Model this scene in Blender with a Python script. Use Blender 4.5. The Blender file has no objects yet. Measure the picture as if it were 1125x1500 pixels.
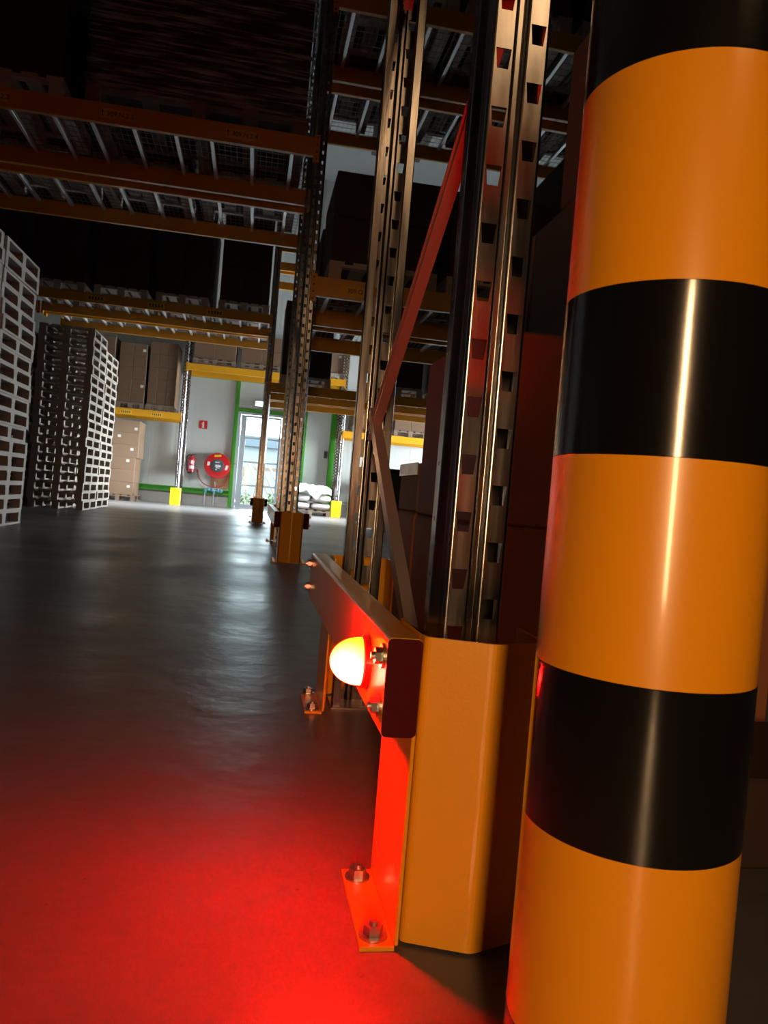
import bpy, bmesh, math, random
from mathutils import Vector, Matrix
random.seed(7)
C = bpy.context.scene
COL = C.collection
R = math.radians

# ------------------------------------------------------------------ camera
F_PX, YAW, PITCH, ROLL, CAM_H = 1120.0, R(9.88), R(-1.055), R(4.775), 0.573
fw = Vector((math.sin(YAW)*math.cos(PITCH), math.cos(YAW)*math.cos(PITCH), math.sin(PITCH)))
r0 = Vector((math.cos(YAW), -math.sin(YAW), 0)); u0 = r0.cross(fw)
rr = math.cos(ROLL)*r0 + math.sin(ROLL)*u0
uu = -math.sin(ROLL)*r0 + math.cos(ROLL)*u0
cam = bpy.data.cameras.new('camera')
cam.sensor_fit = 'VERTICAL'; cam.sensor_height = 36.0; cam.lens = 36.0*F_PX/1500.0
cam.clip_start = 0.02; cam.clip_end = 300
cam.dof.use_dof = True; cam.dof.focus_distance = 1.3; cam.dof.aperture_fstop = 18
camo = bpy.data.objects.new('camera', cam); COL.objects.link(camo)
camo.matrix_world = Matrix(((rr.x, uu.x, -fw.x, 0), (rr.y, uu.y, -fw.y, 0), (rr.z, uu.z, -fw.z, CAM_H), (0, 0, 0, 1)))
C.camera = camo

# ------------------------------------------------------------------ world, lights, exposure
C.view_settings.view_transform = 'Standard'; C.view_settings.look = 'None'
C.view_settings.exposure = 0.0; C.view_settings.gamma = 1.0
C.view_settings.use_curve_mapping = False
W = bpy.data.worlds.new('overcast_sky'); C.world = W; W.use_nodes = True
bg = W.node_tree.nodes['Background']
bg.inputs[0].default_value = (0.80, 0.93, 1.0, 1); bg.inputs[1].default_value = 18.0

def area(name, loc, target, sx, sy, energy, color, portal=False):
    l = bpy.data.lights.new(name, 'AREA'); l.shape = 'RECTANGLE'; l.size = sx; l.size_y = sy
    l.energy = energy; l.color = color
    if portal: l.cycles.is_portal = True
    o = bpy.data.objects.new(name, l); COL.objects.link(o); o.location = loc
    d = Vector(target) - Vector(loc)
    o.rotation_euler = d.to_track_quat('-Z', 'Y').to_euler()
    return o
# daylight comes in by the glazed door of the far wall, a dock door in the right-hand wall; an added, unseen fill light brightens the last aisle
area('portal_glazed_door', (0.15, 19.97, 1.2), (0.15, 10, 1.2), 0.9, 2.4, 1, (1, 1, 1), True)
dd = area('daylight_dock_door', (9.55, 17.0, 1.7), (0, 16.6, 0.9), 2.6, 3.0, 780, (0.86, 0.95, 1.0)); dd.data.spread = R(84)
al = area('aisle_fill', (0.5, 16.6, 4.3), (0.5, 17.0, 0.0), 9.0, 0.3, 620, (0.88, 0.96, 1.0)); al.data.spread = R(82)
# warm lamps of the hall behind the photographer
WARM = (1.0, 0.58, 0.27)
hl = area('hall_lamp_strip', (-0.37, -2.3, 1.0), (0.25, 1.3, 0.30), 0.22, 1.2, 6.8, WARM); hl.data.spread = R(58)
hb = area('hall_lamp_high', (1.5, -2.6, 3.9), (0.3, 1.0, 1.3), 1.2, 0.8, 3.6, WARM); hb.data.spread = R(110)

# ------------------------------------------------------------------ material helpers
def mat(name, col, rough=0.5, metal=0.0, spec=0.5, noise=0.0, nscale=8.0, bump=0.0, bscale=40.0, coat=0.0, stretch=None, rvar=0.0):
    m = bpy.data.materials.new(name); m.use_nodes = True
    nt = m.node_tree; b = nt.nodes['Principled BSDF']
    b.inputs['Base Color'].default_value = (*col, 1); b.inputs['Roughness'].default_value = rough
    b.inputs['Metallic'].default_value = metal; b.inputs['Specular IOR Level'].default_value = spec
    b.inputs['Coat Weight'].default_value = coat; b.inputs['Coat Roughness'].default_value = 0.10
    if noise or bump or rvar:
        tc = nt.nodes.new('ShaderNodeTexCoord'); src = tc.outputs['Object']
        if stretch:
            mp = nt.nodes.new('ShaderNodeMapping'); mp.inputs['Scale'].default_value = stretch
            nt.links.new(src, mp.inputs[0]); src = mp.outputs[0]
    if noise or rvar:
        n = nt.nodes.new('ShaderNodeTexNoise'); n.inputs['Scale'].default_value = nscale; n.inputs['Detail'].default_value = 5
        nt.links.new(src, n.inputs[0])
    if noise:
        mx = nt.nodes.new('ShaderNodeMix'); mx.data_type = 'RGBA'
        mx.inputs[6].default_value = (*[c*(1-noise) for c in col], 1)
        mx.inputs[7].default_value = (*[min(1, c*(1+noise)) for c in col], 1)
        nt.links.new(n.outputs[0], mx.inputs[0]); nt.links.new(mx.outputs[2], b.inputs['Base Color'])
    if rvar:
        mr = nt.nodes.new('ShaderNodeMapRange'); mr.inputs[1].default_value = 0.3; mr.inputs[2].default_value = 0.7
        mr.inputs[3].default_value = max(0.02, rough-rvar); mr.inputs[4].default_value = rough+rvar
        nt.links.new(n.outputs[0], mr.inputs[0]); nt.links.new(mr.outputs[0], b.inputs['Roughness'])
    if bump:
        n2 = nt.nodes.new('ShaderNodeTexNoise'); n2.inputs['Scale'].default_value = bscale; n2.inputs['Detail'].default_value = 4
        nt.links.new(src, n2.inputs[0])
        bp = nt.nodes.new('ShaderNodeBump'); bp.inputs['Strength'].default_value = bump; bp.inputs['Distance'].default_value = 0.01
        nt.links.new(n2.outputs[0], bp.inputs['Height']); nt.links.new(bp.outputs[0], b.inputs['Normal'])
    return m

def emit(name, col, s):
    m = bpy.data.materials.new(name); m.use_nodes = True; nt = m.node_tree
    nt.nodes.remove(nt.nodes['Principled BSDF'])
    e = nt.nodes.new('ShaderNodeEmission'); e.inputs[0].default_value = (*col, 1); e.inputs[1].default_value = s
    nt.links.new(e.outputs[0], nt.nodes['Material Output'].inputs[0]); return m

M = {}
M['guard'] = mat('yellow_guard_paint', (0.78, 0.33, 0.010), 0.34, noise=0.05, nscale=5, bump=0.03, bscale=180, coat=0.25)
M['guard_far'] = mat('yellow_guard_paint_bright', (0.80, 0.58, 0.012), 0.4, noise=0.06, coat=0.2)
M['bollard'] = mat('yellow_bollard_paint', (0.86, 0.33, 0.006), 0.30, noise=0.03, nscale=3, bump=0.02, bscale=14, coat=0.5)
M['black_band'] = mat('black_band_gloss', (0.006, 0.0055, 0.005), 0.16, bump=0.03, bscale=16, coat=0.7)
M['beam'] = mat('orange_yellow_beam_paint', (0.72, 0.33, 0.012), 0.38, noise=0.08, nscale=4, coat=0.2)
M['galv'] = mat('galvanised_steel', (0.42, 0.41, 0.405), 0.21, 1.0, noise=0.14, nscale=30, bump=0.03, bscale=90, rvar=0.07, stretch=(1, 1, 0.12))
M['galv_wire'] = mat('bright_zinc', (0.70, 0.72, 0.74), 0.32, 1.0)
M['support'] = mat('bright_support_steel', (0.78, 0.80, 0.82), 0.4, 0.75)
M['wire'] = mat('dull_zinc_wire', (0.26, 0.26, 0.27), 0.5, 0.8)
M['zinc'] = mat('zinc_bolt', (0.62, 0.60, 0.57), 0.28, 1.0)
M['brace'] = mat('brace_steel', (0.34, 0.27, 0.26), 0.40, 0.5, noise=0.12, nscale=14)
M['cap'] = mat('plastic_cap_red_glow', (0.06, 0.003, 0.005), 0.7, spec=0.12)  # red glow of the warning lamp is put into the cap's base colour
M['card'] = mat('brown_cardboard', (0.17, 0.095, 0.052), 0.62, noise=0.10, nscale=3.5, bump=0.04, bscale=60)
M['card_pale'] = mat('pale_cardboard', (0.26, 0.165, 0.10), 0.65, noise=0.10, nscale=3, bump=0.04, bscale=50)
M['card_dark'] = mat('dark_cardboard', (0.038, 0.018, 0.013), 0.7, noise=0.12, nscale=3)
M['card_near'] = mat('glossy_brown_cardboard', (0.34, 0.13, 0.06), 0.55, spec=0.25, noise=0.06, nscale=2, bump=0.05, bscale=5, stretch=(1, 2, 0.6))
M['tape'] = mat('clear_tape', (0.45, 0.33, 0.22), 0.12, coat=0.6, bump=0.05, bscale=60)
M['paper'] = mat('white_paper', (0.72, 0.68, 0.62), 0.6)
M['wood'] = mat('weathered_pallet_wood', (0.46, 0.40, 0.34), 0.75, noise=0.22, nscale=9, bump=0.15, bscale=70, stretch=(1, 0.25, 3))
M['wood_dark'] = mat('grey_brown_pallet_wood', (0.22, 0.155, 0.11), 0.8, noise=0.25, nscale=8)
M['white_wall'] = mat('white_wall_panel', (0.62, 0.65, 0.62), 0.5, noise=0.04, nscale=1.5)
M['ceil'] = mat('pale_roof_sheet', (0.45, 0.48, 0.48), 0.6, noise=0.05, nscale=2)
M['dark_wall'] = mat('dull_grey_wall', (0.10, 0.095, 0.09), 0.8, noise=0.1)
M['green'] = mat('green_paint', (0.05, 0.31, 0.022), 0.4, noise=0.06, coat=0.2)
M['plinth'] = mat('concrete_plinth', (0.36, 0.34, 0.31), 0.85, noise=0.15, nscale=6, bump=0.2, bscale=25)
M['red'] = mat('red_enamel', (0.62, 0.012, 0.018), 0.3, coat=0.4)
M['red_hose'] = mat('red_hose_rubber', (0.42, 0.035, 0.03), 0.55)
M['black'] = mat('black_rubber', (0.015, 0.015, 0.015), 0.5)
M['grey'] = mat('dark_grey_plate', (0.07, 0.08, 0.09), 0.45)
M['white'] = mat('white_print', (0.82, 0.82, 0.80), 0.5)
M['ink'] = mat('black_ink', (0.012, 0.011, 0.01), 0.6)
M['yellow_label'] = mat('yellow_label', (0.88, 0.50, 0.04), 0.55)
M['yellow_print'] = mat('yellow_print', (0.85, 0.62, 0.03), 0.5)
M['blue'] = mat('blue_valve_cap', (0.10, 0.34, 0.55), 0.4)
M['pipe'] = mat('grey_pipe', (0.55, 0.58, 0.58), 0.4, 0.3)
M['ply'] = mat('plywood_panel', (0.50, 0.28, 0.15), 0.7, noise=0.1)
M['frame'] = mat('pale_aluminium_frame', (0.50, 0.56, 0.60), 0.4, 0.2)
M['sack'] = mat('white_woven_sack', (0.66, 0.63, 0.60), 0.7, noise=0.06, nscale=10, bump=0.2, bscale=18)
M['sheet'] = mat('white_plastic_sheet', (0.78, 0.83, 0.83), 0.3, bump=0.15, bscale=12)
M['exit'] = emit('exit_lamp_glow', (0.35, 0.95, 1.0), 14.0)
M['yard'] = mat('pale_yard_paving', (0.16, 0.155, 0.15), 0.9, noise=0.1)
M['cladding'] = mat('pale_blue_cladding', (0.11, 0.125, 0.135), 0.6)
M['pale_timber'] = mat('pale_timber', (0.13, 0.085, 0.06), 0.7)
M['leaf'] = mat('leaf_green', (0.06, 0.10, 0.03), 0.6, noise=0.4, nscale=20)
M['roof_edge'] = mat('grey_roof_edge', (0.04, 0.055, 0.07), 0.6)

def floor_material():
    m = bpy.data.materials.new('sealed_concrete_floor'); m.use_nodes = True; nt = m.node_tree
    b = nt.nodes['Principled BSDF']; tc = nt.nodes.new('ShaderNodeTexCoord')
    def noise(scale, detail=5, st=(1, 1, 1)):
        mp = nt.nodes.new('ShaderNodeMapping'); mp.inputs['Scale'].default_value = st
        nt.links.new(tc.outputs['Object'], mp.inputs[0])
        n = nt.nodes.new('ShaderNodeTexNoise'); n.inputs['Scale'].default_value = scale; n.inputs['Detail'].default_value = detail
        nt.links.new(mp.outputs[0], n.inputs[0]); return n
    n1 = noise(2.2, 8); mx = nt.nodes.new('ShaderNodeMix'); mx.data_type = 'RGBA'
    mx.inputs[6].default_value = (0.088, 0.085, 0.085, 1); mx.inputs[7].default_value = (0.16, 0.154, 0.154, 1)
    nt.links.new(n1.outputs[0], mx.inputs[0])
    sp = noise(60, 2); cr = nt.nodes.new('ShaderNodeValToRGB')
    cr.color_ramp.elements[0].position = 0.73; cr.color_ramp.elements[1].position = 0.78
    nt.links.new(sp.outputs[0], cr.inputs[0])
    m2 = nt.nodes.new('ShaderNodeMix'); m2.data_type = 'RGBA'; m2.inputs[7].default_value = (0.06, 0.055, 0.05, 1)
    nt.links.new(cr.outputs[0], m2.inputs[0]); nt.links.new(mx.outputs[2], m2.inputs[6]); nt.links.new(m2.outputs[2], b.inputs['Base Color'])
    n2 = noise(1.4, 6); mr = nt.nodes.new('ShaderNodeMapRange')
    mr.inputs[1].default_value = 0.3; mr.inputs[2].default_value = 0.7; mr.inputs[3].default_value = 0.28; mr.inputs[4].default_value = 0.42
    nt.links.new(n2.outputs[0], mr.inputs[0]); nt.links.new(mr.outputs[0], b.inputs['Roughness'])
    n3 = noise(8, 3, (1, 1, 1)); bp = nt.nodes.new('ShaderNodeBump'); bp.inputs['Strength'].default_value = 0.4; bp.inputs['Distance'].default_value = 0.01
    nt.links.new(n3.outputs[0], bp.inputs['Height']); nt.links.new(bp.outputs[0], b.inputs['Normal'])
    b.inputs['Specular IOR Level'].default_value = 0.5
    return m
M['floor'] = floor_material()

def glass_material():
    m = bpy.data.materials.new('clear_door_glass'); m.use_nodes = True; nt = m.node_tree
    nt.nodes.remove(nt.nodes['Principled BSDF'])
    t = nt.nodes.new('ShaderNodeBsdfTransparent'); t.inputs[0].default_value = (0.93, 0.97, 0.97, 1)
    g = nt.nodes.new('ShaderNodeBsdfGlossy'); g.inputs['Roughness'].default_value = 0.03
    f = nt.nodes.new('ShaderNodeFresnel'); f.inputs[0].default_value = 1.45
    x = nt.nodes.new('ShaderNodeMixShader'); nt.links.new(f.outputs[0], x.inputs[0])
    nt.links.new(t.outputs[0], x.inputs[1]); nt.links.new(g.outputs[0], x.inputs[2])
    nt.links.new(x.outputs[0], nt.nodes['Material Output'].inputs[0]); return m
M['glass'] = glass_material()

def wrap_material():
    m = bpy.data.materials.new('stretch_film'); m.use_nodes = True; nt = m.node_tree
    nt.nodes.remove(nt.nodes['Principled BSDF'])
    tc = nt.nodes.new('ShaderNodeTexCoord'); mp = nt.nodes.new('ShaderNodeMapping')
    mp.inputs['Scale'].default_value = (0.7, 0.7, 14); mp.inputs['Rotation'].default_value = (0, R(4), 0)
    nt.links.new(tc.outputs['Object'], mp.inputs[0])
    n = nt.nodes.new('ShaderNodeTexNoise'); n.inputs['Scale'].default_value = 3.0; n.inputs['Detail'].default_value = 6
    nt.links.new(mp.outputs[0], n.inputs[0])
    bp = nt.nodes.new('ShaderNodeBump'); bp.inputs['Strength'].default_value = 1.0; bp.inputs['Distance'].default_value = 0.05
    nt.links.new(n.outputs[0], bp.inputs['Height'])
    g = nt.nodes.new('ShaderNodeBsdfGlossy'); g.inputs['Roughness'].default_value = 0.36; g.inputs[0].default_value = (0.9, 0.88, 0.85, 1)
    nt.links.new(bp.outputs[0], g.inputs['Normal'])
    t = nt.nodes.new('ShaderNodeBsdfTransparent')
    cr = nt.nodes.new('ShaderNodeMapRange'); cr.inputs[1].default_value = 0.45; cr.inputs[2].default_value = 0.75
    cr.inputs[3].default_value = 0.03; cr.inputs[4].default_value = 1.0; nt.links.new(n.outputs[0], cr.inputs[0])
    x = nt.nodes.new('ShaderNodeMixShader'); nt.links.new(cr.outputs[0], x.inputs[0])
    nt.links.new(t.outputs[0], x.inputs[1]); nt.links.new(g.outputs[0], x.inputs[2])
    nt.links.new(x.outputs[0], nt.nodes['Material Output'].inputs[0]); return m
M['wrap'] = wrap_material()

LAMP_C = Vector((0.176, 1.074, 0.338))
def dome_material():
    # red LED lamp: the diffuser is brightest over the LEDs, which look out and down along the aisle
    m = bpy.data.materials.new('red_lamp_diffuser'); m.use_nodes = True; nt = m.node_tree
    nt.nodes.remove(nt.nodes['Principled BSDF'])
    tc = nt.nodes.new('ShaderNodeTexCoord')
    vd = nt.nodes.new('ShaderNodeVectorMath'); vd.operation = 'DISTANCE'
    vd.inputs[1].default_value = (-0.027, -0.023, -0.011)
    nt.links.new(tc.outputs['Object'], vd.inputs[0])
    mr = nt.nodes.new('ShaderNodeMapRange'); mr.interpolation_type = 'SMOOTHSTEP'
    mr.inputs[1].default_value = 0.004; mr.inputs[2].default_value = 0.046
    mr.inputs[3].default_value = LAMP_S; mr.inputs[4].default_value = LAMP_S*0.36
    nt.links.new(vd.outputs['Value'], mr.inputs[0])
    e = nt.nodes.new('ShaderNodeEmission')
    cr = nt.nodes.new('ShaderNodeValToRGB'); nt.links.new(vd.outputs['Value'], cr.inputs[0])
    cr.color_ramp.elements[0].position = 0.006; cr.color_ramp.elements[0].color = (1, 0.0030, 0.0022, 1)
    cr.color_ramp.elements[1].position = 0.044; cr.color_ramp.elements[1].color = (1, 0.0024, 0.00008, 1)
    nt.links.new(cr.outputs[0], e.inputs[0]); nt.links.new(mr.outputs[0], e.inputs[1])
    nt.links.new(e.outputs[0], nt.nodes['Material Output'].inputs[0]); return m
LAMP_S = 1450.0
M['dome'] = dome_material()

# ------------------------------------------------------------------ mesh builder
class MB:
    def __init__(s): s.v = []; s.f = []
    def add(s, vs, fs):
        o = len(s.v); s.v += [tuple(x) for x in vs]; s.f += [tuple(i+o for i in f) for f in fs]; return s
    def box(s, x0, x1, y0, y1, z0, z1):
        return s.add([(x0,y0,z0),(x1,y0,z0),(x1,y1,z0),(x0,y1,z0),(x0,y0,z1),(x1,y0,z1),(x1,y1,z1),(x0,y1,z1)],
                     [(3,2,1,0),(4,5,6,7),(0,1,5,4),(1,2,6,5),(2,3,7,6),(3,0,4,7)])
    def cbox(s, x0, x1, y0, y1, z0, z1, b):     # chamfered box
        bm = bmesh.new(); bmesh.ops.create_cube(bm, size=1)
        for v in bm.verts:
            v.co = Vector(((x0+x1)/2+v.co.x*(x1-x0), (y0+y1)/2+v.co.y*(y1-y0), (z0+z1)/2+v.co.z*(z1-z0)))
        bmesh.ops.bevel(bm, geom=bm.edges[:], offset=b, segments=1, affect='EDGES')
        bm.verts.index_update()
        s.add([v.co for v in bm.verts], [[v.index for v in f.verts] for f in bm.faces]); bm.free(); return s
    def prism(s, poly, h0, h1, axis='Z'):
        n = len(poly)
        def P(a, b, h): return {'Z': (a, b, h), 'Y': (a, h, b), 'X': (h, a, b)}[axis]
        vs = [P(a, b, h0) for a, b in poly] + [P(a, b, h1) for a, b in poly]
        fs = [tuple(range(n))[::-1], tuple(range(n, 2*n))] + [(i, (i+1) % n, n+(i+1) % n, n+i) for i in range(n)]
        return s.add(vs, fs)
    def bar(s, p0, p1, w, h, up=(0, 0, 1)):
        p0, p1 = Vector(p0), Vector(p1); d = (p1-p0).normalized(); up = Vector(up)
        a = d.cross(up)
        if a.length < 1e-4: a = d.cross(Vector((1, 0, 0)))
        a.normalize(); b = a.cross(d).normalized()
        vs = [q+a*x*w/2+b*y*h/2 for q in (p0, p1) for x, y in ((-1,-1),(1,-1),(1,1),(-1,1))]
        return s.add(vs, [(0,1,2,3),(7,6,5,4),(0,4,5,1),(1,5,6,2),(2,6,7,3),(3,7,4,0)])
    def channel(s, p0, p1, w, d, t, up, roundend=False):   # C-channel; web faces along a
        p0, p1 = Vector(p0), Vector(p1); ax = (p1-p0).normalized(); up = Vector(up)
        a = ax.cross(up).normalized(); b = a.cross(ax).normalized()
        prof = [(0,-w/2),(d,-w/2),(d,-w/2+t),(t,-w/2+t),(t,w/2-t),(d,w/2-t),(d,w/2),(0,w/2)]
        vs = [q+a*x+b*y for q in (p0, p1) for x, y in prof]; n = 8
        return s.add(vs, [tuple(range(n)), tuple(range(2*n-1, n-1, -1))]+[(i, n+i, n+(i+1) % n, (i+1) % n) for i in range(n)])
    def tube(s, pts, r, n=8):
        pts = [Vector(p) for p in pts]; rings = []; prev = None
        for i, p in enumerate(pts):
            d = (pts[min(i+1, len(pts)-1)]-pts[max(i-1, 0)]).normalized()
            a = d.cross(Vector((0, 0, 1))) if prev is None else prev-d*prev.dot(d)
            if a.length < 1e-4: a = d.cross(Vector((1, 0, 0)))
            a.normalize(); prev = a; b = d.cross(a)
            rings.append([p+(a*math.cos(2*math.pi*k/n)+b*math.sin(2*math.pi*k/n))*r for k in range(n)])
        vs = [v for rg in rings for v in rg]
        fs = [(i*n+k, i*n+(k+1) % n, (i+1)*n+(k+1) % n, (i+1)*n+k) for i in range(len(rings)-1) for k in range(n)]
        fs += [tuple(range(n))[::-1], tuple(range((len(rings)-1)*n, len(rings)*n))]
        return s.add(vs, fs)
    def lathe(s, prof, c=(0, 0, 0), axis='Z', n=32, closed=True):
        c = Vector(c); vs = []; idx = []
        for r, h in prof:
            ring = []
            m = 1 if r < 1e-6 else n
            for k in range(m):
                x, y = r*math.cos(2*math.pi*k/n), r*math.sin(2*math.pi*k/n)
                p = {'Z': Vector((x, y, h)), 'X': Vector((h, x, y)), 'Y': Vector((y, h, x))}[axis]
                ring.append(len(vs)); vs.append(c+p)
            idx.append(ring)
        fs = []
        for A, B in zip(idx[:-1], idx[1:]):
            for k in range(n):
                k2 = (k+1) % n
                if len(A) == 1 and len(B) == 1: continue
                if len(A) == 1: fs.append((A[0], B[k2], B[k]))
                elif len(B) == 1: fs.append((A[k], A[k2], B[0]))
                else: fs.append((A[k], A[k2], B[k2], B[k]))
        if closed:
            if len(idx[0]) > 1: fs.append(tuple(idx[0][::-1]))
            if len(idx[-1]) > 1: fs.append(tuple(idx[-1]))
        return s.add(vs, fs)
    def strip(s, poly, t, z0, z1):      # bent sheet: plan polyline, thickness t to the left of travel
        P = [Vector(p) for p in poly]; out = []
        for i, p in enumerate(P):
            ds = []
            if i > 0: ds.append((P[i]-P[i-1]).normalized())
            if i < len(P)-1: ds.append((P[i+1]-P[i]).normalized())
            ns = [Vector((-d.y, d.x)) for d in ds]; nn = sum(ns, Vector((0, 0))).normalized()
            out.append(p+nn*t/max(0.3, nn.dot(ns[0])))
        return s.prism([tuple(p) for p in P]+[tuple(p) for p in out[::-1]], z0, z1)
    def mesh(s, name, smooth=30):
        me = bpy.data.meshes.new(name); me.from_pydata(s.v, [], s.f)
        bm = bmesh.new(); bm.from_mesh(me); bmesh.ops.recalc_face_normals(bm, faces=bm.faces[:]); bm.to_mesh(me); bm.free()
        if smooth:
            me.polygons.foreach_set('use_smooth', [True]*len(me.polygons)); me.set_sharp_from_angle(angle=R(smooth))
        return me

def link(name, me, m, parent=None, loc=None):
    o = bpy.data.objects.new(name, me); COL.objects.link(o)
    if m is not None and not me.materials: me.materials.append(M[m] if isinstance(m, str) else m)
    if parent: o.parent = parent
    if loc is not None: o.location = loc
    return o
def obj(name, mb, m, parent=None, loc=None, smooth=30, world=False):
    if world and parent is not None:
        q = Vector((0, 0, 0)); p = parent
        while p: q += p.location; p = p.parent
        mb.v = [tuple(Vector(v)-q) for v in mb.v]
    return link(name, mb.mesh(name, smooth), m, parent, loc)
def tag(o, label, cat, group=None, kind=None):
    o['label'] = label; o['category'] = cat
    if group: o['group'] = group
    if kind: o['kind'] = kind
    return o
def thing(name, label, cat, loc=(0, 0, 0), group=None):
    o = bpy.data.objects.new(name, None); COL.objects.link(o); o.location = loc; o.empty_display_size = 0.1
    return tag(o, label, cat, group)
def struct(name, mb, m, parent=None, **k):
    o = obj(name, mb, m, parent, **k)
    if parent is None: o['kind'] = 'structure'
    return o
def copy_tree(o, parent=None):
    c = o.copy(); COL.objects.link(c); c.parent = parent
    for ch in o.children: copy_tree(ch, c)
    return c
ORD = ['first','second','third','fourth','fifth','sixth','seventh','eighth','ninth','tenth','eleventh','twelfth','thirteenth','fourteenth','fifteenth','sixteenth','seventeenth','eighteenth','nineteenth','twentieth','twenty-first','twenty-second']
FONT = None
def text_mesh(txt, size):
    cu = bpy.data.curves.new('lettering', 'FONT'); cu.body = txt; cu.size = size; cu.align_x = 'CENTER'; cu.align_y = 'CENTER'; cu.extrude = 0.0008
    ob = bpy.data.objects.new('lettering', cu); COL.objects.link(ob)
    me = bpy.data.meshes.new_from_object(ob.evaluated_get(bpy.context.evaluated_depsgraph_get()))
    bpy.data.objects.remove(ob); bpy.data.curves.remove(cu); me.name = 'lettering'; me.materials.clear()
    me.transform(Matrix.Rotation(R(90), 4, 'X')); return me      # faces -Y

# ------------------------------------------------------------------ setting
YW = 19.9
struct('floor', MB().box(-13, 9.6, -6, 20.0, -0.2, 0), 'floor')
struct('ceiling', MB().box(-13, 9.6, -6, 20.1, 8.6, 8.8), 'ceil')
struct('wall_left', MB().box(-13.2, -13, -6, 20.1, 0, 8.6), 'dark_wall')
struct('wall_back', MB().box(-13.2, 9.8, -6.2, -6, 0, 8.6), 'dark_wall')
wr = MB().box(9.6, 9.8, -6, 15.7, 0, 8.6).box(9.6, 9.8, 18.3, 20.1, 0, 8.6)
wr.box(9.6, 9.8, 15.7, 18.3, 3.8, 8.6)
struct('wall_right', wr, 'dark_wall')
# far wall: white insulated panels, joints recessed, glazed door cut-out
wf = bpy.data.objects.new('wall_far', None); COL.objects.link(wf); wf['kind'] = 'structure'; wf.location = (0, YW, 0)
obj('wall_core', MB().box(-13, -0.5, .03, .2, 0, 8.6).box(0.66, 9.6, .03, .2, 0, 8.6).box(-0.5, 0.66, .03, .2, 2.46, 8.6), 'white_wall', wf)
def panel(x0, x1, z0, z1):
    me = MB().cbox(x0+.002, x1-.002, 0, .031, z0, z1, .004)
    n = max(1, int((x1-x0)/.12)); w = (x1-x0)/n
    for k in range(1, n): me.box(x0+k*w-.018, x0+k*w+.018, -.0025, .001, z0+.004, z1-.004)   # shallow profiling
    obj('wall_panel', me, 'white_wall', wf)
x = -0.59
for k in range(12): panel(x-1.0, x, 0.36, 8.6); x -= 1.0
panel(-0.5, 0.66, 2.54, 8.6); panel(0.72, 1.17, 0.36, 8.6); panel(1.25, 1.88, 0.36, 8.6)
x = 2.03
for k in range(7): panel(x, x+1.0, 0.36, 8.6); x += 1.0
obj('plinth', MB().box(-13, -0.59, -.02, .03, 0, .30).box(2.03, 9.6, -.02, .03, 0, .30).box(0.72, 1.88, -.02, .03, 0, .30), 'plinth', wf)
struct('trim_1', MB().box(-12.9, -0.59, YW-.045, YW-.001, .40, .43).box(-12.9, -0.59, YW-.012, YW-.001, .33, .40).box(-12.9, -0.59, YW-.06, YW-.021, .30, .33), 'green')   # green rail low on wall
struct('trim_2', MB().cbox(-0.59, -0.50, YW-.06, YW+.03, 0, 3.22, .004), 'green')
struct('trim_3', MB().cbox(1.17, 1.25, YW-.06, YW+.03, 0, 3.22, .004), 'green')
struct('trim_4', MB().cbox(1.88, 2.03, YW-.08, YW+.03, 0, 3.22, .004), 'green')
struct('trim_5', MB().cbox(-0.50, 1.17, YW-.05, YW+.03, 2.47, 2.54, .004), 'green')
struct('trim_6', MB().cbox(-1.72, 2.03, YW-.045, YW+.03, 3.22, 3.30, .004), 'green')
# glazed door
dr = bpy.data.objects.new('door_1', None); COL.objects.link(dr); dr['kind'] = 'structure'; dr.location = (0, YW, 0)
fm = MB()
for a in ((-.5,-.42,0,2.46),(.62,.72,0,2.46),(-.42,.62,2.40,2.46)): fm.cbox(a[0],a[1],-.04,.06,a[2],a[3],.004)
obj('door_frame', fm, 'frame', dr)
lf = MB()
for a in ((-.41,-.275,.02,2.39),(.565,.61,.02,2.39),(-.275,.565,2.33,2.39),(-.275,.565,.02,.12)): lf.cbox(a[0],a[1],-.01,.045,a[2],a[3],.005)
obj('door_leaf_frame', lf, 'frame', dr)
rows = [.12, .60, 1.20, 1.81, 2.33]
for z in rows[1:-1]: obj('glazing_bar', MB().cbox(-.275, .565, -.008, .04, z-.022, z+.022, .004), 'frame', dr)
for a, b in zip(rows[:-1], rows[1:]): obj('pane', MB().box(-.275, .565, .012, .018, a, b), 'glass', dr)
obj('door_closer', MB().cbox(-.20, .02, -.07, -.012, 2.345, 2.385, .005).bar((-.1, -.06, 2.39), (.12, -.03, 2.43), .02, .012), 'frame', dr)
obj('threshold', MB().box(-.5, .72, -.03, .06, 0, .018), 'frame', dr)

# ------------------------------------------------------------------ outside, seen by the door
struct('ground', MB().box(-30, 30, 20.1, 70, -.25, -.05), 'yard')
struct('ground_side', MB().box(9.8, 40, -9, 20.1, -.25, -.05), 'yard')
def building():
    b = thing('building', 'pale blue-grey flat-roofed shed across the yard, seen by the glazed door', 'building', (2, 44, -.05))
    obj('wall', MB().box(-10, 12, 0, 8, 0, 2.9), 'cladding', b)
    obj('roof_edge', MB().box(-10.2, 12.2, -.3, 8, 2.9, 3.5), 'roof_edge', b)
    for k in range(5): obj('gutter_pipe', MB().box(-8+k*4, -7.85+k*4, -.12, 0, 0, 2.9), 'roof_edge', b)
building()
def trestle(x, y, label):
    t = thing('trestle', label, 'trestle', (x, y, -.05))
    for s in (-1, 1):
        obj('leg', MB().bar((s*.55-.2, -.1, 0), (s*.55, 0, 1.25), .06, .06).bar((s*.55+.2, -.1, 0), (s*.55, 0, 1.25), .06, .06), 'pale_timber', t)
    obj('rail', MB().box(-.75, .75, -.05, .05, 1.22, 1.34), 'pale_timber', t)
trestle(0.75, 27.5, 'pale timber trestle in the yard, right one behind the door glass')
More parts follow.
